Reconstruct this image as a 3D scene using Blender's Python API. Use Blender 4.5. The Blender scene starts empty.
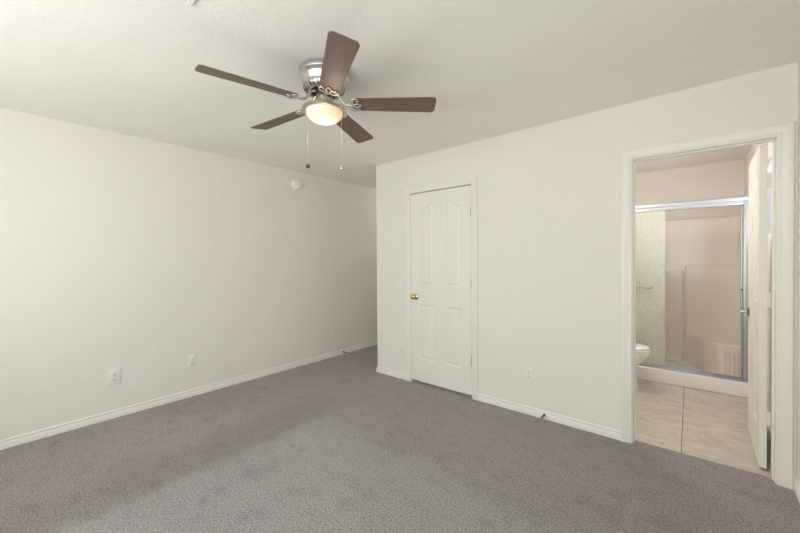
import bpy, bmesh, math, random
from mathutils import Vector, Matrix
random.seed(7)
S = bpy.context.scene
C = S.collection
PI = math.pi

# ------------------------------------------------------------------ camera, light, exposure
cam_d = bpy.data.cameras.new('camera')
cam = bpy.data.objects.new('camera', cam_d); C.objects.link(cam)
cr, cu, cf = Vector((.76625, .64250, -.00719)), Vector((-.00114, .01255, .99992)), Vector((-.64254, .76618, -.01035))
cam.matrix_world = Matrix(((cr.x, cu.x, -cf.x, 0), (cr.y, cu.y, -cf.y, 0), (cr.z, cu.z, -cf.z, 1.3374), (0, 0, 0, 1)))
cam_d.sensor_width = 36; cam_d.lens = 345.93 / 800 * 36; cam_d.shift_y = -3.8 / 800
cam_d.clip_start = .02
S.camera = cam

world = bpy.data.worlds.new('world'); S.world = world; world.use_nodes = True
bg = world.node_tree.nodes['Background']
bg.inputs[0].default_value = (.93, .97, 1, 1); bg.inputs[1].default_value = 1.6


def area(name, loc, direction, sx, sy, power, color=(1, 1, 1)):
    d = bpy.data.lights.new(name, 'AREA'); d.shape = 'RECTANGLE'; d.size = sx; d.size_y = sy
    d.energy = power; d.color = color
    o = bpy.data.objects.new(name, d); C.objects.link(o)
    o.location = loc; o.rotation_euler = Vector(direction).to_track_quat('-Z', 'Y').to_euler()
    return o


# daylight through the bedroom window behind the camera and through the small bathroom window
area('daylight_bedroom', (-1.3, -1.44, 1.5), (.0, 1, .32), 3.1, 1.2, 75, (1, .99, .975))
area('added_side_light', (.61, -.68, 1.5), (-1, .25, .28), .95, 1.2, 3, (1, .99, .975))  # added side fill: lifts the left wall and softens the fan shadow
area('daylight_bathroom', (.68, 4.05, 1.78), (-1, 0, -.1), .95, .6, 9, (1, .98, .97))
S.view_settings.view_transform = 'Standard'; S.view_settings.look = 'None'
S.view_settings.gamma = 1; S.view_settings.use_curve_mapping = False
S.view_settings.exposure = 0.0
S.cycles.use_denoising = True
S.cycles.max_bounces = 14; S.cycles.diffuse_bounces = 8; S.cycles.transparent_max_bounces = 12
S.cycles.caustics_reflective = False; S.cycles.caustics_refractive = False


# ------------------------------------------------------------------ materials
def new_mat(name):
    m = bpy.data.materials.new(name); m.use_nodes = True
    nt = m.node_tree; return m, nt, nt.nodes['Principled BSDF']


def noise(nt, scale, detail=4, rough=.55, vec=None, stretch=None):
    n = nt.nodes.new('ShaderNodeTexNoise'); n.inputs['Scale'].default_value = scale
    n.inputs['Detail'].default_value = detail; n.inputs['Roughness'].default_value = rough
    if vec is None:
        tc = nt.nodes.new('ShaderNodeTexCoord'); vec = tc.outputs['Object']
    if stretch:
        mp = nt.nodes.new('ShaderNodeMapping'); mp.inputs['Scale'].default_value = stretch
        nt.links.new(vec, mp.inputs[0]); vec = mp.outputs[0]
    nt.links.new(vec, n.inputs['Vector'])
    return n


def ramp(nt, src, stops):
    r = nt.nodes.new('ShaderNodeValToRGB'); e = r.color_ramp.elements
    while len(e) < len(stops): e.new(.5)
    for i, (p, c) in enumerate(stops):
        e[i].position = p; e[i].color = (*c, 1)
    nt.links.new(src, r.inputs[0]); return r


def bump(nt, bsdf, src, strength, dist):
    b = nt.nodes.new('ShaderNodeBump'); b.inputs['Strength'].default_value = strength
    b.inputs['Distance'].default_value = dist
    nt.links.new(src, b.inputs['Height']); nt.links.new(b.outputs[0], bsdf.inputs['Normal']); return b


def plain(name, col, rough=.5, metal=0, vary=.04, scale=9, bmp=0, bscale=60, coat=0):
    m, nt, b = new_mat(name)
    n = noise(nt, scale)
    lo = tuple(max(0, c * (1 - vary)) for c in col); hi = tuple(min(1, c * (1 + vary)) for c in col)
    r = ramp(nt, n.outputs[0], [(.3, lo), (.7, hi)])
    nt.links.new(r.outputs[0], b.inputs['Base Color'])
    b.inputs['Roughness'].default_value = rough; b.inputs['Metallic'].default_value = metal
    b.inputs['Coat Weight'].default_value = coat
    if bmp:
        n2 = noise(nt, bscale, 3); bump(nt, b, n2.outputs[0], bmp, .002)
    return m


M = {}
M['wall'] = plain('wall_paint', (.785, .763, .720), .85, vary=.012, scale=2.2, bmp=.22, bscale=70)
M['ceiling'] = plain('ceiling_paint', (.89, .875, .838), .9, vary=.015, scale=2.5, bmp=.45, bscale=55)
M['bath_wall'] = plain('bathroom_paint', (.76, .715, .675), .8, vary=.012, scale=2, bmp=.2, bscale=70)
M['trim'] = plain('trim_enamel', (.80, .783, .733), .38, vary=.01, scale=4)
M['door'] = plain('door_enamel', (.80, .783, .733), .42, vary=.01, scale=4)
M['nickel'] = plain('brushed_nickel', (.62, .58, .53), .33, 1, vary=.08, scale=30)
M['steel'] = plain('grey_steel', (.36, .345, .31), .3, 1, vary=.04)
M['chrome'] = plain('bright_chrome', (.8, .81, .83), .12, 1, vary=.02)
M['aluminium'] = plain('satin_aluminium', (.47, .485, .52), .4, 1, vary=.04, scale=20)
M['brass'] = plain('polished_brass', (.70, .52, .22), .22, 1, vary=.06)
M['dark'] = plain('dark_slot', (.03, .03, .03), .7, vary=.1)
M['darkmetal'] = plain('dark_bronze', (.13, .12, .11), .4, .8, vary=.1)
M['plate'] = plain('white_plastic', (.80, .79, .775), .4, vary=.01)
M['detector'] = plain('detector_plastic', (.86, .86, .84), .45, vary=.01)
M['porcelain'] = plain('white_porcelain', (.86, .84, .81), .12, vary=.01, coat=.4)
M['fiberglass'] = plain('gloss_fiberglass', (.81, .75, .71), .30, vary=.012, scale=3)
M['curb'] = plain('white_fiberglass', (.84, .82, .80), .25, vary=.01, scale=3)
M['rubber'] = plain('grey_rubber', (.25, .24, .22), .7, vary=.06)
M['winframe'] = plain('window_vinyl', (.85, .85, .84), .4, vary=.01)


def carpet_material():
    m, nt, b = new_mat('grey_carpet')
    tc = nt.nodes.new('ShaderNodeTexCoord'); P = tc.outputs['Object']
    L = nt.links
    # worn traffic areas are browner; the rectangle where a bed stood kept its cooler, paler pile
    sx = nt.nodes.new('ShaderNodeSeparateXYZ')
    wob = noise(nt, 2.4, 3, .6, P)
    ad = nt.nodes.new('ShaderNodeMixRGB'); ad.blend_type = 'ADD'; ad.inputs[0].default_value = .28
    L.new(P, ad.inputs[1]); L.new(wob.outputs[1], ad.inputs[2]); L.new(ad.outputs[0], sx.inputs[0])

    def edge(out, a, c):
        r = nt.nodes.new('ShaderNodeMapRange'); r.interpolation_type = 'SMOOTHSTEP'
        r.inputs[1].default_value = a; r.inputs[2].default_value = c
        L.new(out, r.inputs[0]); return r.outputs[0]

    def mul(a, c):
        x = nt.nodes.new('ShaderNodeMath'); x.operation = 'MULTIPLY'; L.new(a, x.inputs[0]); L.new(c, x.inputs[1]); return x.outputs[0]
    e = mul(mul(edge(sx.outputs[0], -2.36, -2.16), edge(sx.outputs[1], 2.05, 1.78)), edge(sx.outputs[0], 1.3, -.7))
    big = noise(nt, 1.1, 4, .6, P)
    mid = noise(nt, 6, 6, .72, P, (1, 1.5, 1))
    fine = noise(nt, 95, 5, .8, P, (1, 1.0, 1))
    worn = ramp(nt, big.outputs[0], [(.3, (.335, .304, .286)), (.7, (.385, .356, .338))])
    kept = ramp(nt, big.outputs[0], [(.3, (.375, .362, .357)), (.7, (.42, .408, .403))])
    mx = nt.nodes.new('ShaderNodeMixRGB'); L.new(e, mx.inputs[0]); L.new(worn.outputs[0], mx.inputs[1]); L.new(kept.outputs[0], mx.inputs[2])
    mr = ramp(nt, mid.outputs[0], [(.36, (.80, .79, .78)), (.48, (1, 1, 1)), (.7, (1.03, 1.03, 1.03))])
    m1 = nt.nodes.new('ShaderNodeMixRGB'); m1.blend_type = 'MULTIPLY'; m1.inputs[0].default_value = .8
    L.new(mx.outputs[0], m1.inputs[1]); L.new(mr.outputs[0], m1.inputs[2])
    fr = ramp(nt, fine.outputs[0], [(.38, (.2, .2, .2)), (.5, (.93, .93, .93)), (.61, (1.4, 1.4, 1.4))])
    m2 = nt.nodes.new('ShaderNodeMixRGB'); m2.blend_type = 'MULTIPLY'; m2.inputs[0].default_value = .8
    L.new(m1.outputs[0], m2.inputs[1]); L.new(fr.outputs[0], m2.inputs[2])
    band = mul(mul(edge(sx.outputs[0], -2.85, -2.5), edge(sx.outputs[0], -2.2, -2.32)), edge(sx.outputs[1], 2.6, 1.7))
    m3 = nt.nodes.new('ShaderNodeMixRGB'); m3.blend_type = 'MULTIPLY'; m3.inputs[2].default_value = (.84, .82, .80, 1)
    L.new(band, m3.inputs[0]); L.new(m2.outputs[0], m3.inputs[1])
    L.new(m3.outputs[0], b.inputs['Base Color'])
    b.inputs['Roughness'].default_value = 1; b.inputs['Specular IOR Level'].default_value = .1
    b.inputs['Sheen Weight'].default_value = .25; b.inputs['Sheen Roughness'].default_value = .6
    f2 = noise(nt, 120, 4, .8, P); bump(nt, b, f2.outputs[0], .9, .012)
    return m


def tile_material():
    m, nt, b = new_mat('beige_tile')
    tc = nt.nodes.new('ShaderNodeTexCoord'); P = tc.outputs['Object']
    n1 = noise(nt, 5, 6, .65, P, (.8, 2.4, 1)); n2 = noise(nt, 22, 5, .65, P, (.7, 2.2, 1))
    mx = nt.nodes.new('ShaderNodeMixRGB'); mx.inputs[0].default_value = .45
    nt.links.new(n1.outputs[0], mx.inputs[1]); nt.links.new(n2.outputs[0], mx.inputs[2])
    r = ramp(nt, mx.outputs[0], [(.38, (.44, .395, .35)), (.5, (.56, .51, .46)), (.62, (.63, .585, .54))])
    nt.links.new(r.outputs[0], b.inputs['Base Color']); b.inputs['Roughness'].default_value = .35
    return m


def wood_material():
    m, nt, b = new_mat('walnut_blade')
    tc = nt.nodes.new('ShaderNodeTexCoord'); P = tc.outputs['Object']
    n1 = noise(nt, 14, 6, .65, P, (.35, 7, 1)); n2 = noise(nt, 60, 4, .6, P, (.2, 8, 1))
    mx = nt.nodes.new('ShaderNodeMixRGB'); mx.inputs[0].default_value = .4
    nt.links.new(n1.outputs[0], mx.inputs[1]); nt.links.new(n2.outputs[0], mx.inputs[2])
    r = ramp(nt, mx.outputs[0], [(.34, (.10, .064, .053)), (.55, (.16, .110, .094)), (.72, (.215, .155, .134))])
    nt.links.new(r.outputs[0], b.inputs['Base Color']); b.inputs['Roughness'].default_value = .5
    b.inputs['Coat Weight'].default_value = .08; b.inputs['Coat Roughness'].default_value = .25
    return m


def clear_glass(name, tint, refl=1.0):
    m = bpy.data.materials.new(name); m.use_nodes = True; nt = m.node_tree
    nt.nodes.clear()
    out = nt.nodes.new('ShaderNodeOutputMaterial'); mix = nt.nodes.new('ShaderNodeMixShader')
    tr = nt.nodes.new('ShaderNodeBsdfTransparent'); gl = nt.nodes.new('ShaderNodeBsdfGlossy')
    tr.inputs[0].default_value = (*tint, 1); gl.inputs['Roughness'].default_value = .1
    fr = nt.nodes.new('ShaderNodeFresnel')
    # the pane's inner faces reflect like its outer ones (thin sheet, no total internal reflection)
    ge = nt.nodes.new('ShaderNodeNewGeometry'); ri = nt.nodes.new('ShaderNodeMapRange')
    ri.inputs[3].default_value = 1.45; ri.inputs[4].default_value = 1 / 1.45
    nt.links.new(ge.outputs['Backfacing'], ri.inputs[0]); nt.links.new(ri.outputs[0], fr.inputs[0])
    mm = nt.nodes.new('ShaderNodeMath'); mm.operation = 'MULTIPLY'; mm.inputs[1].default_value = refl
    nt.links.new(fr.outputs[0], mm.inputs[0]); nt.links.new(mm.outputs[0], mix.inputs[0])
    nt.links.new(tr.outputs[0], mix.inputs[1]); nt.links.new(gl.outputs[0], mix.inputs[2])
    nt.links.new(mix.outputs[0], out.inputs[0]); return m


def rain_glass():
    m = bpy.data.materials.new('rain_glass'); m.use_nodes = True; nt = m.node_tree
    nt.nodes.clear()
    out = nt.nodes.new('ShaderNodeOutputMaterial')
    tr = nt.nodes.new('ShaderNodeBsdfTransparent'); tr.inputs[0].default_value = (.86, .89, .84, 1)
    tl = nt.nodes.new('ShaderNodeBsdfTranslucent'); tl.inputs[0].default_value = (.90, .92, .86, 1)
    df = nt.nodes.new('ShaderNodeBsdfDiffuse'); df.inputs[0].default_value = (.84, .86, .80, 1)
    gl = nt.nodes.new('ShaderNodeBsdfGlossy'); gl.inputs['Roughness'].default_value = .25
    tc = nt.nodes.new('ShaderNodeTexCoord')
    n = noise(nt, 70, 3, .6, tc.outputs['Object'], (1, 1, .35))
    bp = nt.nodes.new('ShaderNodeBump'); bp.inputs['Strength'].default_value = .6; bp.inputs['Distance'].default_value = .003
    nt.links.new(n.outputs[0], bp.inputs['Height'])
    for s in (tl, df, gl): nt.links.new(bp.outputs[0], s.inputs['Normal'])

    def mix(f, a, c):
        x = nt.nodes.new('ShaderNodeMixShader')
        if isinstance(f, float): x.inputs[0].default_value = f
        else: nt.links.new(f, x.inputs[0])
        nt.links.new(a, x.inputs[1]); nt.links.new(c, x.inputs[2]); return x.outputs[0]
    a = mix(.5, tl.outputs[0], df.outputs[0])
    r = nt.nodes.new('ShaderNodeMapRange'); r.inputs[1].default_value = .35; r.inputs[2].default_value = .65
    r.inputs[3].default_value = .28; r.inputs[4].default_value = .42
    nt.links.new(n.outputs[0], r.inputs[0])
    a = mix(r.outputs[0], a, tr.outputs[0])
    nt.links.new(mix(.1, a, gl.outputs[0]), out.inputs[0]); return m


def lit_glass(name, col, strength, body):
    m = bpy.data.materials.new(name); m.use_nodes = True; nt = m.node_tree
    b = nt.nodes['Principled BSDF']
    n = noise(nt, 14, 3); r = ramp(nt, n.outputs[0], [(.3, tuple(c * .97 for c in body)), (.7, body)])
    nt.links.new(r.outputs[0], b.inputs['Base Color'])
    b.inputs['Roughness'].default_value = .3
    b.inputs['Emission Color'].default_value = (*col, 1); b.inputs['Emission Strength'].default_value = strength
    return m


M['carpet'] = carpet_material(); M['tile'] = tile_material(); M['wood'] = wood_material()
M['glass'] = clear_glass('clear_glass', (.975, .97, .96), .3); M['pane'] = clear_glass('window_glass', (.97, .98, .98))
M['rain'] = rain_glass()
M['lamp'] = lit_glass('lit_alabaster_glass', (1, .72, .38), .46, (.74, .65, .53))
M['dome'] = lit_glass('lit_dome_glass', (1, .92, .82), 2.0, (.85, .83, .80))
M['grout'] = plain('dark_grout', (.22, .19, .165), .8, vary=.06)


# ------------------------------------------------------------------ mesh helpers
class MB:
    def __init__(self): self.b = bmesh.new()

    def box(self, a, c, bev=0.0, seg=2):
        t = bmesh.new(); bmesh.ops.create_cube(t, size=1)
        s = [abs(c[i] - a[i]) for i in range(3)]; mid = [(a[i] + c[i]) / 2 for i in range(3)]
        for v in t.verts: v.co = Vector([mid[i] + v.co[i] * s[i] for i in range(3)])
        if bev:
            bmesh.ops.bevel(t, geom=t.edges[:] + t.verts[:], offset=bev, segments=seg, profile=.6, affect='EDGES')
        self.add(t); return self

    def add(self, t, mat=None):
        if mat is not None: t.transform(mat)
        me = bpy.data.meshes.new('t'); t.to_mesh(me); t.free()
        self.b.from_mesh(me); bpy.data.meshes.remove(me); return self

    def lathe(self, prof, n=40, mat=None):
        t = bmesh.new(); rings = []
        for r, z in prof:
            if r < 1e-6: rings.append([t.verts.new((0, 0, z))])
            else: rings.append([t.verts.new((r * math.cos(2 * PI * k / n), r * math.sin(2 * PI * k / n), z)) for k in range(n)])
        for a, c in zip(rings, rings[1:]):
            for k in range(n):
                l = (k + 1) % n
                if len(a) == 1 and len(c) == 1: continue
                if len(a) == 1: t.faces.new((a[0], c[k], c[l]))
                elif len(c) == 1: t.faces.new((a[k], a[l], c[0]))
                else: t.faces.new((a[k], a[l], c[l], c[k]))
        bmesh.ops.recalc_face_normals(t, faces=t.faces[:])
        self.add(t, mat); return self

    def tube(self, pts, r, n=10, closed=False):
        pts = [Vector(p) for p in pts]; t = bmesh.new(); rings = []; N = len(pts); prev = None
        for i, p in enumerate(pts):
            if closed: d = pts[(i + 1) % N] - pts[i - 1]
            else: d = pts[min(i + 1, N - 1)] - pts[max(i - 1, 0)]
            d.normalize()
            if prev is None:
                u = d.orthogonal().normalized()
            else:
                u = (prev - d * prev.dot(d)).normalized()
            prev = u; w = d.cross(u)
            rr = r[i] if isinstance(r, (list, tuple)) else r
            rings.append([t.verts.new(p + (u * math.cos(2 * PI * k / n) + w * math.sin(2 * PI * k / n)) * rr) for k in range(n)])
        prs = list(zip(rings, rings[1:])) + ([(rings[-1], rings[0])] if closed else [])
        for a, c in prs:
            for k in range(n):
                l = (k + 1) % n; t.faces.new((a[k], a[l], c[l], c[k]))
        if not closed:
            t.faces.new(rings[0][::-1]); t.faces.new(rings[-1])
        bmesh.ops.recalc_face_normals(t, faces=t.faces[:])
        self.add(t); return self

    def prism(self, poly, z0, z1, bev=0, seg=2, mat=None):
        t = bmesh.new()
        a = [t.verts.new((x, y, z0)) for x, y in poly]; c = [t.verts.new((x, y, z1)) for x, y in poly]
        n = len(poly); t.faces.new(a[::-1]); t.faces.new(c)
        for k in range(n): t.faces.new((a[k], a[(k + 1) % n], c[(k + 1) % n], c[k]))
        bmesh.ops.recalc_face_normals(t, faces=t.faces[:])
        if bev:
            es = [e for e in t.edges if e.calc_face_angle(0) > .5]
            bmesh.ops.bevel(t, geom=es, offset=bev, segments=seg, profile=.6, affect='EDGES')
        self.add(t, mat); return self

    def grid(self, us, vs, f, flip=False):
        t = bmesh.new(); g = [[t.verts.new(f(u, v)) for v in vs] for u in us]
        for i in range(len(us) - 1):
            for j in range(len(vs) - 1):
                q = (g[i][j], g[i + 1][j], g[i + 1][j + 1], g[i][j + 1]); t.faces.new(q[::-1] if flip else q)
        self.add(t); return self

    def ellipsoid(self, c, r, n=24):
        t = bmesh.new(); bmesh.ops.create_uvsphere(t, u_segments=n, v_segments=n // 2, radius=1)
        for v in t.verts: v.co = Vector((c[0] + v.co.x * r[0], c[1] + v.co.y * r[1], c[2] + v.co.z * r[2]))
        self.add(t); return self

    def sweep(self, rings):
        """skin a list of equal-length open profiles"""
        t = bmesh.new(); g = [[t.verts.new(p) for p in r] for r in rings]; n = len(rings[0])
        for a, c in zip(g, g[1:]):
            for k in range(n):
                l = (k + 1) % n; t.faces.new((a[k], a[l], c[l], c[k]))
        t.faces.new(g[0][::-1]); t.faces.new(g[-1])
        bmesh.ops.recalc_face_normals(t, faces=t.faces[:])
        self.add(t); return self

    def build(self, name, mat, parent=None, smooth=None, loc=None):
        me = bpy.data.meshes.new(name); self.b.to_mesh(me); self.b.free()
        me.materials.append(M[mat] if isinstance(mat, str) else mat)
        if smooth is not None:
            for p in me.polygons: p.use_smooth = True
            me.set_sharp_from_angle(angle=math.radians(smooth))
        o = bpy.data.objects.new(name, me); C.objects.link(o)
        if parent is not None: o.parent = parent
        if loc is not None: o.location = loc
        return o


def struct(o):
    o['kind'] = 'structure'; return o


def tag(o, label, cat, group=None):
    o['label'] = label; o['category'] = cat
    if group: o['group'] = group
    return o


def empty(name, loc=(0, 0, 0), rot=(0, 0, 0)):
    o = bpy.data.objects.new(name, None); C.objects.link(o); o.location = loc; o.rotation_euler = rot
    o.empty_display_size = .05; return o


def copy_tree(o, parent=None):
    c = o.copy(); C.objects.link(c)
    if parent is not None: c.parent = parent
    for ch in list(o.children): copy_tree(ch, c)
    return c


# ------------------------------------------------------------------ the room
H = 2.44
XL, XR, XC = -3.767, .467, -2.845      # left wall, right wall, outer corner where the hallway starts
YF, YFB, YB = 2.965, 3.08, -1.3        # far wall (front / back face), back wall
YH = 5.1                               # end of the hallway
BXL, BY = -1.15, 5.5                   # bathroom left wall and back wall
T = .12
CX0, CX1, CZ = -2.345, -1.581, 2.058   # closet opening
DX0, DX1, DZ = -.333, .405, 2.053      # bathroom opening (before the jamb lining)

# floors
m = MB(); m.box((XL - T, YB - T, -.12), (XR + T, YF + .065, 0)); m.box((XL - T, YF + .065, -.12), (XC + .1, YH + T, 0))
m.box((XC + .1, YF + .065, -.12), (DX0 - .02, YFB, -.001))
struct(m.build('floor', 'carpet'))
m = MB(); m.box((BXL - T, YFB, -.12), (XR + T, BY + T, -.002)); m.box((DX0 - .02, YF + .0651, -.12), (XR + T, YFB, -.002))
fb = struct(m.build('floor_bathroom', 'tile'))
m = MB()
m.box((-.0475, YF + .0655, -.006), (-.0425, 4.59, -.0012)); m.box((-.9475, YFB, -.006), (-.9425, 4.59, -.0012))
m.build('grout_joint', 'grout', fb)
# ceiling
m = MB(); m.box((XL - T, YB - T, H), (XR + T, BY + T, H + .12)); struct(m.build('ceiling', 'ceiling'))
# walls
m = MB(); m.box((XL - T, YB - T, 0), (XL, YH + T, H)); struct(m.build('wall_left', 'wall'))
m = MB()
m.prism([(XC, YF), (CX0, YF), (CX0, YFB), (XC, YFB)], 0, H)
m.box((CX0, YF, CZ), (CX1, YFB, H)); m.box((CX1, YF, 0), (DX0, YFB, H))
m.box((DX0, YF, DZ), (DX1, YFB, H)); m.box((DX1, YF, 0), (XR, YFB, H))
struct(m.build('wall_far', 'wall'))
m = MB(); m.box((XC, YFB, 0), (XC + .115, YH, H)); struct(m.build('wall_hall', 'wall'))
m = MB(); m.box((XL, YH, 0), (XC + .115, YH + T, H)); struct(m.build('wall_hall_end', 'wall'))
# closet shell behind the closet door
m = MB(); m.box((XC + .115, YFB + .62, 0), (BXL - T, YFB + .74, H)); struct(m.build('wall_closet', 'wall'))
# right wall; the bathroom part has a small high window
QY0, QY1 = -1.17, -.19  # opening for the added side window
m = MB(); m.box((XR, YB - T, 0), (XR + T, QY0, H)); m.box((XR, QY1, 0), (XR + T, YFB, H))
m.box((XR, QY0, 0), (XR + T, QY1, .88)); m.box((XR, QY0, 2.12), (XR + T, QY1, H)); struct(m.build('wall_right', 'wall'))
WY0, WY1, WZ0, WZ1 = 3.55, 4.56, 1.475, 2.09
m = MB(); m.box((XR, YFB, 0), (XR + .07, WY0, H)); m.box((XR, WY1, 0), (XR + .07, BY, H))
m.box((XR, WY0, 0), (XR + .07, WY1, WZ0)); m.box((XR, WY0, WZ1), (XR + .07, WY1, H)); struct(m.build('wall_bathroom_right', 'bath_wall'))
m = MB(); m.box((BXL - T, YFB, 0), (BXL, BY + T, H)); struct(m.build('wall_bathroom_left', 'bath_wall'))
m = MB(); m.box((BXL, BY, 0), (XR + .07, BY + T, H)); struct(m.build('wall_bathroom_back', 'bath_wall'))
# back wall with the bedroom window, behind the camera
VX0, VX1, VZ0, VZ1 = -2.9, .3, .88, 2.12
m = MB(); m.box((XL, YB - T, 0), (VX0, YB, H)); m.box((VX1, YB - T, 0), (XR, YB, H))
m.box((VX0, YB - T, 0), (VX1, YB, VZ0)); m.box((VX0, YB - T, VZ1), (VX1, YB, H)); struct(m.build('wall_back', 'wall'))


def window(name, along, fixed, a0, a1, z0, z1, depth, split=.5):
    """vinyl slider: frame with a meeting stile, and the glass"""
    def bx(m, p0, p1, q0, q1, d0, d1):
        if along == 'x': m.box((p0, fixed + d0, q0), (p1, fixed + d1, q1), .004, 1)
        else: m.box((fixed + d0, p0, q0), (fixed + d1, p1, q1), .004, 1)
    m = MB(); w = .04
    bx(m, a0, a1, z0, z0 + w, 0, depth); bx(m, a0, a1, z1 - w, z1, 0, depth)
    bx(m, a0, a0 + w, z0 + w, z1 - w, 0, depth); bx(m, a1 - w, a1, z0 + w, z1 - w, 0, depth)
    c = a0 + (a1 - a0) * split; bx(m, c - .02, c + .02, z0 + w, z1 - w, .005, depth - .005)
    o = struct(m.build(name, 'winframe'))
    m = MB(); bx(m, a0 + w, c - .02, z0 + w, z1 - w, depth / 2 - .003, depth / 2 + .003); bx(m, c + .02, a1 - w, z0 + w, z1 - w, depth / 2 - .003, depth / 2 + .003)
    m.build('window_pane', 'pane', o); return o


window('window_1', 'y', XR + .012, WY0, WY1, WZ0, WZ1, .05, .35)
window('window_added', 'y', XR + .06, QY0, QY1, .88, 2.12, .05)  # unseen window, added as a source for the side fill
window('window_2', 'x', YB - .11, VX0, VX1, VZ0, VZ1, .05)


# ------------------------------------------------------------------ baseboards, casings, jambs
BB = [(0, 0), (.012, 0), (.0125, .041), (.010, .0445), (.007, .046), (.0075, .050), (.0095, .054), (.009, .059), (.006, .0655), (.003, .068), (0, .069)]


def baseboard(name, path, side):
    """profile swept along floor path (list of xy), thickness to the left (+1) or right (-1) of travel, mitred"""
    P = [Vector(p) for p in path]; n = len(P); rings = []
    for i in range(n):
        d0 = (P[i] - P[i - 1]).normalized() if i else None
        d1 = (P[i + 1] - P[i]).normalized() if i < n - 1 else None
        n0 = Vector((-d0.y, d0.x)) * side if d0 else None; n1 = Vector((-d1.y, d1.x)) * side if d1 else None
        if n0 is None: off = n1
        elif n1 is None: off = n0
        else:
            off = n0 + n1; off = off / (1 + n0.dot(n1))
        rings.append([(P[i].x + off.x * t, P[i].y + off.y * t, z) for t, z in BB])
    m = MB(); m.sweep(rings); return struct(m.build(name, 'trim', smooth=50))


CW = .064
baseboard('baseboard_left', [(XL, YB), (XL, YH)], -1)
baseboard('baseboard_far', [(XC, YH), (XC, YF), (CX0 + .012 - CW, YF)], -1)
baseboard('baseboard_middle', [(CX1 - .014 + CW, YF), (DX0 + .012 - CW, YF)], -1)
baseboard('baseboard_right', [(DX1 - .014 + CW, YF), (XR, YF), (XR, YB)], -1)
baseboard('baseboard_hall', [(XL, YH), (XC, YH)], -1)
baseboard('baseboard_back', [(XR, YB), (XL, YB)], -1)

CP = [(0, -.001), (0, .008), (.004, .0115), (.010, .0125), (.016, .0105), (.020, .0125), (.032, .0135), (.040, .0165), (.054, .0175), (.060, .0165), (.064, .012), (.064, -.001)]


def casing(name, x0, x1, z, y, sgn=-1):
    def ring(cx, cz, dx, dz): return [(cx + dx * d, y + sgn * t, cz + dz * d) for d, t in CP]
    m = MB(); m.sweep([ring(x0, 0, -1, 0), ring(x0, z, -1, 1), ring(x1, z, 1, 1), ring(x1, 0, 1, 0)])
    return struct(m.build(name, 'trim', smooth=35))


def jamb(name, x0, x1, z, t, stop_y0, stop_y1):
    m = MB(); y0, y1 = YF - .001, YFB + .001
    m.box((x0, y0, 0), (x0 + t, y1, z - t), .001, 1); m.box((x1 - t, y0, 0), (x1, y1, z - t), .001, 1); m.box((x0, y0, z - t), (x1, y1, z), .001, 1)
    s = .010
    m.box((x0 + t, stop_y0, 0), (x0 + t + s, stop_y1, z - t - s), .002, 1); m.box((x1 - t - s, stop_y0, 0), (x1 - t, stop_y1, z - t - s), .002, 1)
    m.box((x0 + t, stop_y0, z - t - s), (x1 - t, stop_y1, z - t), .002, 1)
    return struct(m.build(name, 'trim'))


casing('trim_1', CX0 + .012, CX1 - .014, CZ - .010, YF)
jamb('trim_2', CX0, CX1, CZ, .0125, YF + .045, YF + .08)
casing('trim_3', DX0 + .012, DX1 - .014, DZ - .012, YF)
jamb('trim_4', DX0, DX1, DZ, .019, YF + .030, YF + .066)
casing('trim_5', DX0 + .012, DX1 - .014, DZ - .012, YFB, 1)


# ------------------------------------------------------------------ panelled doors
def sstep(a, c, x):
    t = max(0., min(1., (x - a) / (c - a))); return t * t * (3 - 2 * t)


def door_slab(name, w, h, thick, both=True):
    """u across 0..w from the latch edge, v up 0..h; front face at -y"""
    k = w / .73
    U = [(.108 * k, .298 * k), (.440 * k, .616 * k)]
    VL, VU = (.240, .822), (1.028, 1.835)
    ARCH = .075

    def arch(i, u):
        a, c = U[i]; t = (u - a) / (c - a)
        if i: t = 1 - t
        return VU[1] + ARCH * sstep(.12, .98, t)

    def g(d):
        if d <= 0: return 0
        if d < .009: return -.0075 * sstep(0, .009, d)
        if d < .014: return -.0075
        return -.0075 + .0065 * sstep(.014, .036, d)

    def depth(u, v):
        for i, (a, c) in enumerate(U):
            if a < u < c:
                e = min(u - a, c - u)
                if VL[0] < v < VL[1]: return g(min(e, v - VL[0], VL[1] - v))
                if VU[0] < v:
                    top = arch(i, u); slope = (arch(i, u + .002) - arch(i, u - .002)) / .004
                    if v < top: return g(min(e, v - VU[0], (top - v) / math.sqrt(1 + slope * slope)))
        return 0

    def lines(L, edges, extra=()):
        s = {0, L}
        for e, sg in edges:
            for d in (-.003, 0, .003, .006, .009, .0115, .014, .018, .022, .027, .032, .036, .041): s.add(e + sg * d)
        for x in extra: s.add(x)
        s = sorted(s); out = [s[0]]
        for x in s[1:]:
            while x - out[-1] > .045: out.append(out[-1] + .04)
            if x - out[-1] > .0012: out.append(x)
        return out
    us = lines(w, [(U[0][0], 1), (U[0][1], -1), (U[1][0], 1), (U[1][1], -1)], [U[i][0] + (U[i][1] - U[i][0]) * q / 22 for i in (0, 1) for q in range(23)])
    vs = lines(h, [(VL[0], 1), (VL[1], -1), (VU[0], 1)], [VU[1] - .05 + .0035 * q for q in range(38)])
    m = MB()
    m.grid(us, vs, lambda u, v: (u, -depth(u, v), v))
    if both: m.grid(us, vs, lambda u, v: (u, thick + depth(u, v), v), True)
    else: m.grid([0, w], [0, h], lambda u, v: (u, thick, v), True)
    for f in ((lambda p, q: (p * w, q * thick, 0)), (lambda p, q: (p * w, q * thick, h))):
        m.grid([0, 1], [0, 1], f)
    for x in (0, w): m.grid([0, 1], [0, 1], lambda p, q: (x, p * thick, q * h))
    bmesh.ops.recalc_face_normals(m.b, faces=m.b.faces[:])
    return struct(m.build(name, 'door', smooth=32))


d1 = door_slab('door_1', .729, 2.011, .035, False); d1.location = (-2.3318, YF + .003, .026)


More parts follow.
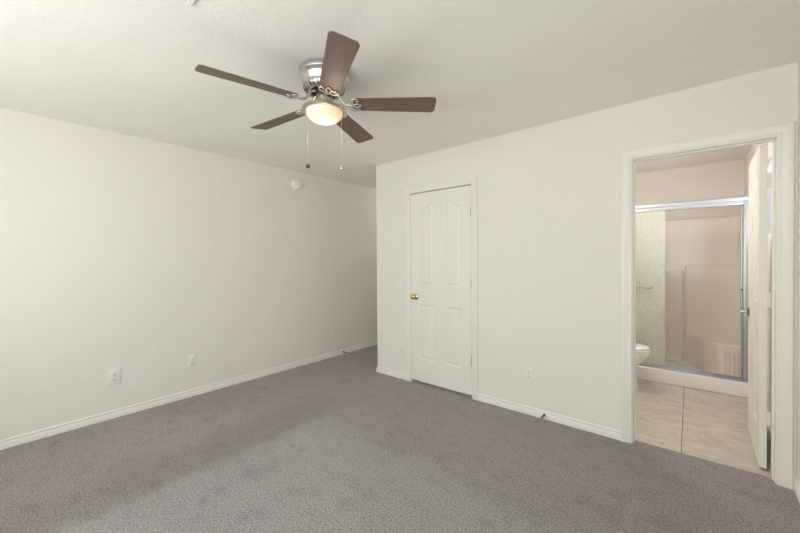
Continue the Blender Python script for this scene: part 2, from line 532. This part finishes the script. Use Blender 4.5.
def knob_parts(par, mat, mx):
    m = MB(); m.lathe([(0, 0), (.0315, 0), (.0325, .004), (.028, .008), (.016, .011), (.013, .013), (.0105, .03), (.013, .036), (.0225, .042), (.0275, .05), (.0265, .059), (.019, .066), (.009, .069), (0, .0695)], 32, mx)
    o = m.build('door_knob', mat, par, smooth=40); return o


kn = knob_parts(d1, 'brass', Matrix.Translation((.062, 0, .905)) @ Matrix.Rotation(PI / 2, 4, 'X'))
kn['label'] = 'round brass door knob'
m = MB(); m.lathe([(0, .0695), (.004, .0695), (.004, .071), (0, .071)], 12, Matrix.Translation((.062, 0, .905)) @ Matrix.Rotation(PI / 2, 4, 'X')); m.build('lock_button', 'darkmetal', kn)
for z in (1.772, 1.085, .357):
    m = MB(); zz = z - .018
    for k in range(5): m.lathe([(0, -.0085), (.0055, -.0085), (.006, -.0075), (.006, .0075), (.0055, .0085), (0, .0085)], 14, Matrix.Translation((.7325, -.0045, zz + (k - 2) * .0178)))
    m.lathe([(0, 0), (.0045, 0), (.005, .003), (0, .006)], 12, Matrix.Translation((.7325, -.0045, zz + .0445)))
    m.build('hinge', 'aluminium', d1, smooth=40)

# bathroom door: hung on the right jamb, swung 90 degrees into the bathroom; slab local u runs from the latch edge
d2 = door_slab('door_2', .694, 2.022, .035, True)
d2.rotation_euler = (0, 0, -PI / 2 - .0215); d2.location = (.3475, 3.110 + .6938, .012)
# local frame: u -> -y world, front (-y local) -> -x world
m = MB()
mx = Matrix.Translation((.06, 0, .903)) @ Matrix.Rotation(PI / 2, 4, 'X')
m.lathe([(0, 0), (.032, 0), (.0325, .003), (.029, .007), (.018, .0095), (.012, .0105)], 32, mx)
rose = m.build('lever_rose', 'darkmetal', d2, smooth=40)
m = MB(); m.tube([(.06, -.008, .903), (.06, -.045, .903), (.0615, -.052, .9032), (.068, -.0555, .9035), (.085, -.057, .904), (.115, -.056, .904), (.145, -.0545, .902)], [.0085, .0085, .0088, .009, .0085, .0075, .0065], 14)
lv = m.build('door_lever', 'chrome', rose, smooth=60); lv['label'] = 'silver door lever'
for z in (1.809, 1.068, .330):
    zz = z - .012; m = MB()
    # leaf on the door edge, leaf bridging to the jamb, knuckle
    m.box((.6935, .003, zz - .046), (.6957, .034, zz + .046), .0008, 1)
    m.box((.6945, .034, zz - .046), (.7005, .0515, zz + .046), .0008, 1)
    for k in range(5): m.lathe([(0, -.0088), (.0055, -.0088), (.006, -.008), (.006, .008), (.0055, .0088), (0, .0088)], 14, Matrix.Translation((.6915, .0415, zz + (k - 2) * .0184)))
    m.build('hinge', 'trim', d2, smooth=40)


# ------------------------------------------------------------------ ceiling fan
fan = empty('ceiling_fan', (-1.6475, 1.2835, H))
tag(fan, 'brushed nickel five blade ceiling fan with lit glass bowl and walnut blades', 'ceiling fan')
m = MB(); m.lathe([(0, 0), (.137, 0), (.142, -0.0036), (.1435, -0.0119), (.1435, -0.0262), (.1415, -0.0321), (.1385, -0.0345), (.1385, -0.0393), (.1355, -0.0416), (.1355, -0.0464), (.132, -0.0494),
                   (.128, -0.0595), (.1225, -0.0714), (.1195, -0.0809), (.118, -0.0881), (.1185, -0.0952), (.1165, -0.1035), (.112, -0.1119), (.104, -0.1190), (.092, -0.1238), (.084, -0.1244), (.082, -0.1190), (.05, -0.1166), (0, -0.1166)], 64)
hs = m.build('motor_housing', 'nickel', fan, smooth=28)
m = MB(); m.tube([Vector((r, 0, z)) for r, z in ((.1185, -0.0982), (.1145, -0.1089), (.106, -0.1184), (.094, -0.1235))], .0026, 6)
vs_ = m.build('vent_slot', 'dark', hs)
for k in range(1, 26):
    v_ = vs_.copy(); C.objects.link(v_); v_.parent = hs; v_.rotation_euler = (0, 0, 2 * PI * k / 26)
m = MB(); m.lathe([(.0, -0.1166), (.081, -0.1166), (.081, -0.1226), (.06, -0.1285), (0, -0.1285)], 40); m.build('motor_base', 'dark', hs, smooth=30)
m = MB(); m.lathe([(0, -.12), (.047, -.127), (.049, -.131), (.049, -.155), (.052, -.162), (.0515, -.175), (.054, -.182), (.0545, -.205), (0, -.205)], 40); m.build('switch_housing', 'nickel', fan, smooth=30)
m = MB(); m.lathe([(.046, -.199), (.058, -.200), (.072, -.204), (.097, -.210), (.118, -.217), (.127, -.222), (.1305, -.228), (.1305, -.233), (.127, -.2365), (.118, -.238), (.111, -.2375), (.1085, -.232), (.06, -.222), (.046, -.215)], 64)
m.build('light_pan', 'nickel', fan, smooth=40)
pr = [(.1055, -.232), (.106, -.238), (.105, -.242)]
for k in range(1, 15):
    a = PI / 2 * k / 14; pr.append((.105 * math.cos(a) if k < 14 else 0, -.242 - .060 * math.sin(a)))
m = MB(); m.lathe(pr, 56); m.build('glass_bowl', 'lamp', fan, smooth=60)

# one blade along +x, then five
NR = .170


def rounded_blade():
    pts = []
    x0, x1, w0, w1, rc = NR, .655, .054, .068, .026
    def corner(cx, cy, r, a0):
        for q in range(7):
            a = a0 + PI / 2 * q / 6; pts.append((cx + r * math.cos(a), cy + r * math.sin(a)))
    corner(x1 - rc, w1 - rc, rc, 0); corner(x0 + rc, w0 - rc, rc, PI / 2); corner(x0 + rc, -w0 + rc, rc, PI); corner(x1 - rc, -w1 + rc, rc, 1.5 * PI)
    return pts


# -y side (clockwise) is lifted
tilt = Matrix.Translation((0, 0, -.190)) @ Matrix.Rotation(math.radians(-12.5), 4, 'X')
m = MB(); m.prism(rounded_blade(), -.003, .003, .0012, 1)
blade = m.build('blade', 'wood', None, smooth=40)
blade_me = blade.data
m = MB()
arm = [(.060, 0, -.125), (.076, 0, -.130), (.087, 0, -.140), (.096, 0, -.157), (.107, 0, -.176), (.122, 0, -.189), (.142, 0, -.1965), (.172, 0, -.1965)]
m.tube(arm, [.010, .0095, .0085, .0078, .0074, .0072, .0068, .0055], 12)
m.b.verts.ensure_lookup_table()


def scroll(cx, cy, rx, ry, a0, a1, z=-.0065, n=18):
    return [tilt @ Vector((cx + rx * math.cos(a0 + (a1 - a0) * k / n), cy + ry * math.sin(a0 + (a1 - a0) * k / n), z)) for k in range(n + 1)]


for s in (1, -1):
    m.tube(scroll(.178, s * .030, .0185, .0225, -.25 * PI * s, 1.55 * PI * s), .0036, 8)
    m.tube([tilt @ Vector(p) for p in ((.168, s * .006, -.0075), (.182, s * .010, -.0075), (.200, s * .013, -.0072), (.214, s * .009, -.0065), (.220, 0, -.006))], .0038, 8)
    m.tube([tilt @ Vector(p) for p in ((.163, s * .047, -.0062), (.178, s * .0535, -.006), (.196, s * .050, -.006), (.208, s * .040, -.006), (.204, s * .029, -.006))], .0034, 8)
for x, y in ((.187, .030), (.187, -.030), (.214, 0)):
    m.lathe([(0, -.010), (.004, -.0092), (.0055, -.0065), (.0055, -.003), (0, -.003)], 14, tilt @ Matrix.Translation((x, y, 0)))
m.tube([tilt @ Vector((.163, y, -.0068)) for y in (-.047, -.03, -.012, 0, .012, .03, .047)], .0042, 8)
iron = m.build('blade_iron', 'nickel', None, smooth=50)
PH = 3.2389
for k in range(5):
    b_ = blade if k == 0 else blade.copy()
    i_ = iron if k == 0 else iron.copy()
    if k: C.objects.link(b_); C.objects.link(i_)
    b_.parent = fan; i_.parent = fan
    R_ = Matrix.Rotation(PH + k * 2 * PI / 5, 4, 'Z')
    b_.matrix_local = R_ @ tilt; i_.matrix_local = R_
for s, zb, cl in ((-1, 1.889, 'darkmetal'), (1, 1.878, 'nickel')):
    ox, oy = .766 * .1 * s, .6425 * .1 * s
    top = -.232; bot = zb - H
    m = MB(); m.tube([(ox * 1.2, oy * 1.2, top + .004), (ox * 1.17, oy * 1.17, top - .02), (ox * 1.02, oy * 1.02, top - .05), (ox, oy, top - .08), (ox, oy, bot + .012)], .0009, 8)
    ch = m.build('pull_chain', 'nickel', fan, smooth=60)
    m = MB()
    if s < 0: m.lathe([(0, .013), (.003, .0125), (.0085, .010), (.0125, .004), (.0135, -.002), (.011, -.009), (.005, -.0125), (0, -.013)], 24, Matrix.Translation((ox, oy, bot)))
    else: m.lathe([(0, .012), (.0025, .0115), (.006, .008), (.0085, .001), (.0105, -.006), (.009, -.010), (0, -.011)], 24, Matrix.Translation((ox, oy, bot)))
    f = m.build('chain_fob', cl, ch, smooth=50)
    if s < 0: f['label'] = 'dark round fob of the left pull chain'
ld = bpy.data.lights.new('fan_bulb', 'POINT'); ld.energy = .9; ld.color = (1, .82, .6); ld.shadow_soft_size = .04
lo = bpy.data.objects.new('fan_bulb', ld); C.objects.link(lo); lo.parent = fan; lo.location = (0, 0, -.36)


# ------------------------------------------------------------------ electrical plates, detector, stops, vent
def plate_thing(name, kind):
    """local: plate in xz plane facing -y, back on y=0"""
    t = empty(name)
    m = MB(); m.box((-.035, -.0075, -.0575), (.035, 0, .0575), .003, 2)
    m.build('cover_plate', 'plate', t, smooth=50)
    if kind == 'duplex':
        for s in (1, -1):
            m = MB()
            poly = []
            for k in range(28):
                a = 2 * PI * k / 28; poly.append((.0172 * math.cos(a), max(-.0118, min(.0118, .0172 * math.sin(a)))))
            m.prism(poly, .002, .0092, .0008, 1, Matrix.Translation((0, 0, s * .0195)) @ Matrix.Rotation(PI / 2, 4, 'X'))
            r = m.build('receptacle', 'plate', t, smooth=30)
            m = MB(); zc = s * .0195
            m.box((-.0076, -.0098, zc - .002), (-.0052, -.009, zc + .0065)); m.box((.0052, -.0098, zc - .001), (.0076, -.009, zc + .0065))
            m.lathe([(0, 0), (.003, 0), (.003, .0008), (0, .0008)], 14, Matrix.Translation((0, -.009, zc - .0066)) @ Matrix.Rotation(PI / 2, 4, 'X'))
            m.build('slots', 'dark', r)
        m = MB(); m.lathe([(0, 0), (.0032, 0), (.0026, .0012), (0, .0016)], 14, Matrix.Translation((0, -.0074, 0)) @ Matrix.Rotation(PI / 2, 4, 'X')); m.build('screw', 'aluminium', t)
    elif kind == 'rocker':
        m = MB(); m.box((-.0168, -.0105, -.0335), (.0168, -.005, .0335), .0016, 2); m.build('rocker', 'plate', t, smooth=50)
    elif kind == 'toggle':
        m = MB(); m.box((-.0052, -.0065, -.0118), (.0052, -.004, .0118), .0006, 1); m.box((-.0038, -.017, .0005), (.0038, -.005, .0085), .0014, 2); m.build('toggle', 'plate', t, smooth=50)
        for z in (.03, -.03):
            m = MB(); m.lathe([(0, 0), (.003, 0), (.0024, .0011), (0, .0014)], 12, Matrix.Translation((0, -.0074, z)) @ Matrix.Rotation(PI / 2, 4, 'X')); m.build('screw', 'plate', t)
    return t


RL = (0, 0, PI / 2)   # faces +x: on the left wall
o1 = plate_thing('electrical_outlet', 'duplex'); o1.location = (XL, .684, .352); o1.rotation_euler = RL
tag(o1, 'white duplex outlet on the left wall, nearest the camera', 'outlet', 'wall outlets')
o3 = copy_tree(o1); o3.location = (XL, 3.085, .362)
tag(o3, 'small white outlet at the far end of the left wall by the hallway', 'outlet', 'wall outlets')
o1.scale = (1.16, 1.1, 1.13)
o4 = copy_tree(o3); o4.location = (-2.452, YF, .318); o4.rotation_euler = (0, 0, 0)
tag(o4, 'white outlet low on the wall between hallway corner and closet door', 'outlet', 'wall outlets')
o5 = copy_tree(o3); o5.location = (-1.051, YF, .348); o5.rotation_euler = (0, 0, 0)
tag(o5, 'white duplex outlet on the wall between the closet door and bathroom doorway', 'outlet', 'wall outlets')
o2 = plate_thing('wall_plate', 'rocker'); o2.location = (XL, 1.281, .357); o2.rotation_euler = RL
tag(o2, 'blank white wall plate on the left wall, right of the nearest outlet', 'wall plate')
sw = plate_thing('light_switch', 'toggle'); sw.location = (-2.467, YF, 1.055)
tag(sw, 'white light switch beside the closet door, level with its brass knob', 'light switch')

sd = empty('smoke_detector', (XL, 2.485, 2.272), (0, PI / 2, 0))
tag(sd, 'round white smoke detector high on the left wall', 'smoke detector')
m = MB(); m.lathe([(0, 0), (.068, 0), (.070, .004), (.070, .010), (.066, .012), (.066, .015)], 48); m.build('base', 'detector', sd, smooth=35)
m = MB(); m.lathe([(.064, .012), (.065, .018), (.062, .030), (.055, .037), (.045, .0405), (.02, .042), (0, .042)], 48); m.build('cover', 'detector', sd, smooth=35)
m = MB(); m.lathe([(0, .041), (.010, .041), (.0105, .044), (.009, .0455), (0, .046)], 24); m.build('test_button', 'plate', sd, smooth=35)


def door_stop(loc, rot, label):
    t = empty('door_stop', loc, rot)
    tag(t, label, 'door stop', 'baseboard door stops')
    m = MB(); m.lathe([(0, 0), (.011, 0), (.011, .004), (.007, .007), (0, .007)], 20, Matrix.Rotation(PI / 2, 4, 'X')); m.build('flange', 'darkmetal', t, smooth=40)
    m = MB(); N = 150
    m.tube([(.0062 * math.cos(k * .62), -.006 - .052 * k / N, .0062 * math.sin(k * .62)) for k in range(N)], .0014, 6)
    m.tube([(0, -.004, 0), (0, -.058, 0)], .0035, 8); m.build('spring', 'darkmetal', t, smooth=60)
    m = MB(); m.lathe([(0, .056), (.008, .056), (.009, .059), (.009, .068), (.0075, .071), (0, .071)], 20, Matrix.Rotation(PI / 2, 4, 'X')); m.build('tip', 'rubber', t, smooth=40)
    return t


door_stop((-.925, YF - .012, .036), (0, 0, 0), 'dark spring door stop on the baseboard below the outlet left of the bathroom doorway')
door_stop((XL + .012, 3.215, .034), RL, 'dark spring door stop on the left baseboard by the hallway')

vent = empty('ceiling_vent', (-1.50, .503, H))
tag(vent, 'white ceiling vent, just its corner showing at the top edge near the fan', 'vent')
m = MB()
m.box((-.151, .052, -.008), (.151, .075, 0), .002, 1); m.box((-.151, -.075, -.008), (.151, -.052, 0), .002, 1)
m.box((-.151, -.052, -.008), (-.128, .052, 0), .002, 1); m.box((.128, -.052, -.008), (.151, .052, 0), .002, 1)
m.build('frame', 'ceiling', vent)
m = MB()
for k in range(7):
    t = bmesh.new(); bmesh.ops.create_cube(t, size=1)
    m.add(t, Matrix.Translation((0, -.045 + .015 * k, -.006)) @ Matrix.Rotation(.6, 4, 'X') @ Matrix.Diagonal((.256, .014, .0012, 1)))
m.build('louvres', 'ceiling', vent)


# ------------------------------------------------------------------ shower
SX0, SX1, SY0, SY1 = -1.10, .44, 4.592, 5.47
stall = empty('shower_stall', ((SX0 + SX1) / 2, SY0, 0))
tag(stall, 'fiberglass shower stall with corner seat behind a silver framed sliding glass door', 'shower')
O = Vector(stall.location)


def loc(mb):
    mb.b.transform(Matrix.Translation(-O)); return mb


# pan with curb
m = MB(); m.box((SX0, SY0, -.001), (SX1, SY0 + .115, .142), .012, 3); m.box((SX0, SY0 + .1, -.001), (SX1, SY1, .045), .004, 1)
loc(m).build('curb', 'curb', stall, smooth=40)
# seam of caulk running down the curb in line with the tile joint
# back wall relief
YBK = SY1 - .012


def back(x, z):
    """protrusion of the moulded back wall toward the room"""
    def rbox(x0, x1, z0, z1, r, soft):
        cx, cz = (x0 + x1) / 2, (z0 + z1) / 2; qx = abs(x - cx) - (x1 - x0) / 2 + r; qz = abs(z - cz) - (z1 - z0) / 2 + r
        d = math.hypot(max(qx, 0), max(qz, 0)) + min(max(qx, qz), 0) - r
        return 1 - sstep(-soft, 0, d)
    p = .036 * rbox(-.046, SX1 + .3, -.6, 1.240, .035, .010)
    p = max(p, .02 * rbox(-1.5, -.062, .055, 1.180, .03, .009))
    p += .016 * (1 - sstep(.045, .11, z)) ** 1.5
    return p


xs = [SX0 + .03 * k for k in range(34)] + [-.10 + .003 * k for k in range(32)] + [0, .03, .06, .1, .15, .2, .25, .3, .35, .38, .40, .42, SX1]
xs = sorted(set(round(x, 4) for x in xs if SX0 <= x <= SX1))
zs = sorted(set([round(.045 + .035 * k, 4) for k in range(50)] + [round(.045 + .004 * k, 4) for k in range(8)] + [round(1.15 + .003 * k, 4) for k in range(36)] + [1.797]))
m = MB(); m.grid(xs, zs, lambda x, z: (x, YBK - back(x, z), z), False)
m.box((SX0, YBK - .002, 1.785), (SX1, SY1, 1.80), .004, 1); loc(m).build('back_panel', 'fiberglass', stall, smooth=60)
for nm, xa, xb in (('l', SX0, SX0 + .012), ('r', SX1 - .012, SX1)):
    m = MB(); m.box((xa, SY0 + .10, .04), (xb, SY1, 1.80), .003, 1)
    # rounded cove between side and back
    xc = xb if nm == 'l' else xa; sg = 1 if nm == 'l' else -1
    cv = [(xc, YBK)] + [(xc + sg * (.035 - .035 * math.cos(a)), YBK - .035 + .035 * math.sin(a)) for a in [PI / 2 * k / 6 for k in range(7)]]
    cv = [(xc, YBK)] + [(xc + sg * .045 * (1 - math.sin(PI / 2 * k / 6)), YBK - .045 * (1 - math.cos(PI / 2 * k / 6))) for k in range(7)]
    m.prism(cv, .045, 1.797)
    loc(m).build('side_panel', 'fiberglass', stall, smooth=40)
# moulded corner seat
m = MB()
crv = [(-.035, YBK - .03), (.03, 5.365), (.09, 5.285), (.15, 5.165), (.20, 5.07), (.235, 5.02), (.275, 5.0), (.33, 5.003), (SX1 - .008, 5.012)]
m.prism(crv + [(SX1 - .008, YBK)], .04, .405, .016, 3)
for k in range(4):
    x = .285 + .033 * k; m.tube([(x, 5.004, .08), (x, 5.001, .2), (x, 5.002, .335)], .006, 8)
loc(m).build('seat', 'fiberglass', stall, smooth=45)

YD = SY0 + .055
m = MB(); m.box((SX0, YD - .028, 1.868), (SX1, YD + .028, 1.910), .007, 3); m.box((SX0, YD - .024, 1.848), (SX1, YD - .016, 1.872), .002, 1)
m.box((SX0, YD - .0225, 1.834), (SX1, YD + .0225, 1.850), .004, 2); loc(m).build('header_rail', 'aluminium', stall, smooth=40)
for xa, xb in ((SX0, SX0 + .028), (.389, SX1)):
    m = MB(); m.box((xa, YD - .026, .142), (xb, YD + .026, 1.866), .004, 2); loc(m).build('side_jamb', 'aluminium', stall, smooth=40)
m = MB(); m.box((SX0 + .028, YD - .030, .141), (SX1 - .03, YD + .030, .152), .003, 2); m.box((SX0 + .028, YD - .030, .150), (SX1 - .03, YD - .022, .168), .003, 2)
m.box((SX0 + .028, YD - .003, .150), (SX1 - .03, YD + .003, .164), .002, 1); loc(m).build('bottom_track', 'aluminium', stall, smooth=40)
# clear pane (inner) and its closing stile
m = MB(); m.box((-.27, YD + .010, .156), (.372, YD + .016, 1.845), .001, 1); g1 = loc(m).build('clear_pane', 'glass', stall)
g1['label'] = 'clear glass pane'
m = MB(); m.box((.374, YD + .004, .155), (.388, YD + .022, 1.846), .003, 2); m.box((-.27, YD + .006, .156), (.372, YD + .020, .172), .003, 1)
st = loc(m).build('pane_stile', 'aluminium', g1, smooth=40)
m = MB(); m.lathe([(0, 0), (.009, 0), (.010, .004), (.007, .012), (0, .013)], 18, Matrix.Translation((.381, YD + .004, 1.02)) @ Matrix.Rotation(PI / 2, 4, 'X')); loc(m).build('bumper', 'darkmetal', g1, smooth=40)
# frosted pane (outer) with a towel bar
m = MB(); m.box((SX0 + .03, YD - .016, .158), (-.203, YD - .010, 1.846), .001, 1); g2 = loc(m).build('frosted_pane', 'rain', stall)
g2['label'] = 'frosted rain glass pane'
m = MB(); zb = 1.010; yb = YD - .068
m.tube([(-.93, yb, zb), (-.60, yb, zb), (-.325, yb, zb)], .009, 14)
for x in (-.93, -.325):
    m.tube([(x, YD - .0165, zb), (x, yb - .006, zb)], .0085, 14); m.lathe([(0, 0), (.016, 0), (.016, .004), (.012, .007), (0, .007)], 20, Matrix.Translation((x, YD - .016, zb)) @ Matrix.Rotation(PI / 2, 4, 'X'))
tb = loc(m).build('towel_bar', 'steel', g2, smooth=40)


# ------------------------------------------------------------------ toilet, facing +x, tank against the left bathroom wall
toi = empty('toilet', (BXL, 4.205, 0))
tag(toi, 'white toilet beside the shower, its bowl peeking past the left doorway jamb', 'toilet')


def oval(xb, xf, w, n=40, sq=2.3):
    """egg outline in xy from back xb to front xf with half width w"""
    pts = []; cx = xb + (xf - xb) * .42
    for k in range(n):
        a = 2 * PI * k / n; c, s = math.cos(a), math.sin(a)
        rx = (xf - cx) if c >= 0 else (cx - xb)
        pts.append((cx + rx * math.copysign(abs(c) ** (2 / sq), c), w * math.copysign(abs(s) ** (2 / sq), s)))
    return pts


def loft(sections, cap=True):
    m = MB(); m.sweep([[(x, y, z) for x, y in o] for o, z in sections]); return m


FX = .85  # bowl tip
secs = [(oval(.24, .76, .125), 0), (oval(.24, .76, .126), .02), (oval(.25, .745, .12), .06), (oval(.25, .735, .118), .14), (oval(.25, .72, .115), .21), (oval(.22, .775, .145), .27), (oval(.19, .825, .172), .33), (oval(.175, .846, .182), .37), (oval(.175, .85, .184), .395), (oval(.18, .845, .18), .402)]
loft(secs).build('bowl', 'porcelain', toi, smooth=60)
loft([(oval(.19, .848, .182), .403), (oval(.185, .853, .186), .408), (oval(.185, .853, .186), .419), (oval(.19, .848, .182), .423)]).build('toilet_seat', 'porcelain', toi, smooth=60)
loft([(oval(.19, .842, .18), .425), (oval(.187, .848, .184), .430), (oval(.187, .846, .183), .440), (oval(.20, .825, .168), .449), (oval(.24, .77, .13), .453)]).build('lid', 'porcelain', toi, smooth=60)
m = MB(); m.box((.02, -.22, .40), (.205, .22, .76), .022, 3); m.box((.03, -.12, .2), (.30, .12, .405), .02, 3); tk = m.build('tank', 'porcelain', toi, smooth=45)
m = MB(); m.box((.012, -.23, .762), (.215, .23, .795), .010, 3); m.build('tank_lid', 'porcelain', toi, smooth=45)
m = MB(); m.tube([(.205, -.16, .69), (.222, -.16, .69), (.226, -.15, .69), (.226, -.09, .685)], .006, 10); m.build('flush_handle', 'chrome', tk, smooth=60)

# unseen ceiling light added to brighten the bathroom, above the doorway line of sight
cl = empty('added_ceiling_light', (-.78, 3.72, H))
tag(cl, 'added round white dome light on the bathroom ceiling, out of view', 'added ceiling light')
m = MB(); m.lathe([(0, 0), (.15, 0), (.152, -.012), (.145, -.025), (.13, -.025), (0, -.025)], 48); m.build('base', 'nickel', cl, smooth=35)
m = MB(); m.lathe([(.135, -.025)] + [(.135 * math.cos(PI / 2 * k / 10) if k < 10 else 0, -.025 - .07 * math.sin(PI / 2 * k / 10)) for k in range(11)], 48); m.build('dome', 'dome', cl, smooth=60)
ld = bpy.data.lights.new('dome_fill', 'POINT'); ld.shadow_soft_size = .07; ld.energy = 21; ld.color = (1, .96, .935)
lo = bpy.data.objects.new('dome_fill', ld); C.objects.link(lo); lo.parent = cl; lo.location = (0, 0, -.19)

# the same dome, added unseen round the corner to brighten the hallway
hl = copy_tree(cl); hl.location = (-3.25, 4.42, H)
tag(hl, 'added round white dome light on the hallway ceiling, unseen round the corner', 'added ceiling light')
for c_ in hl.children:
    if c_.type == 'LIGHT': c_.data = c_.data.copy(); c_.data.energy = 3.2
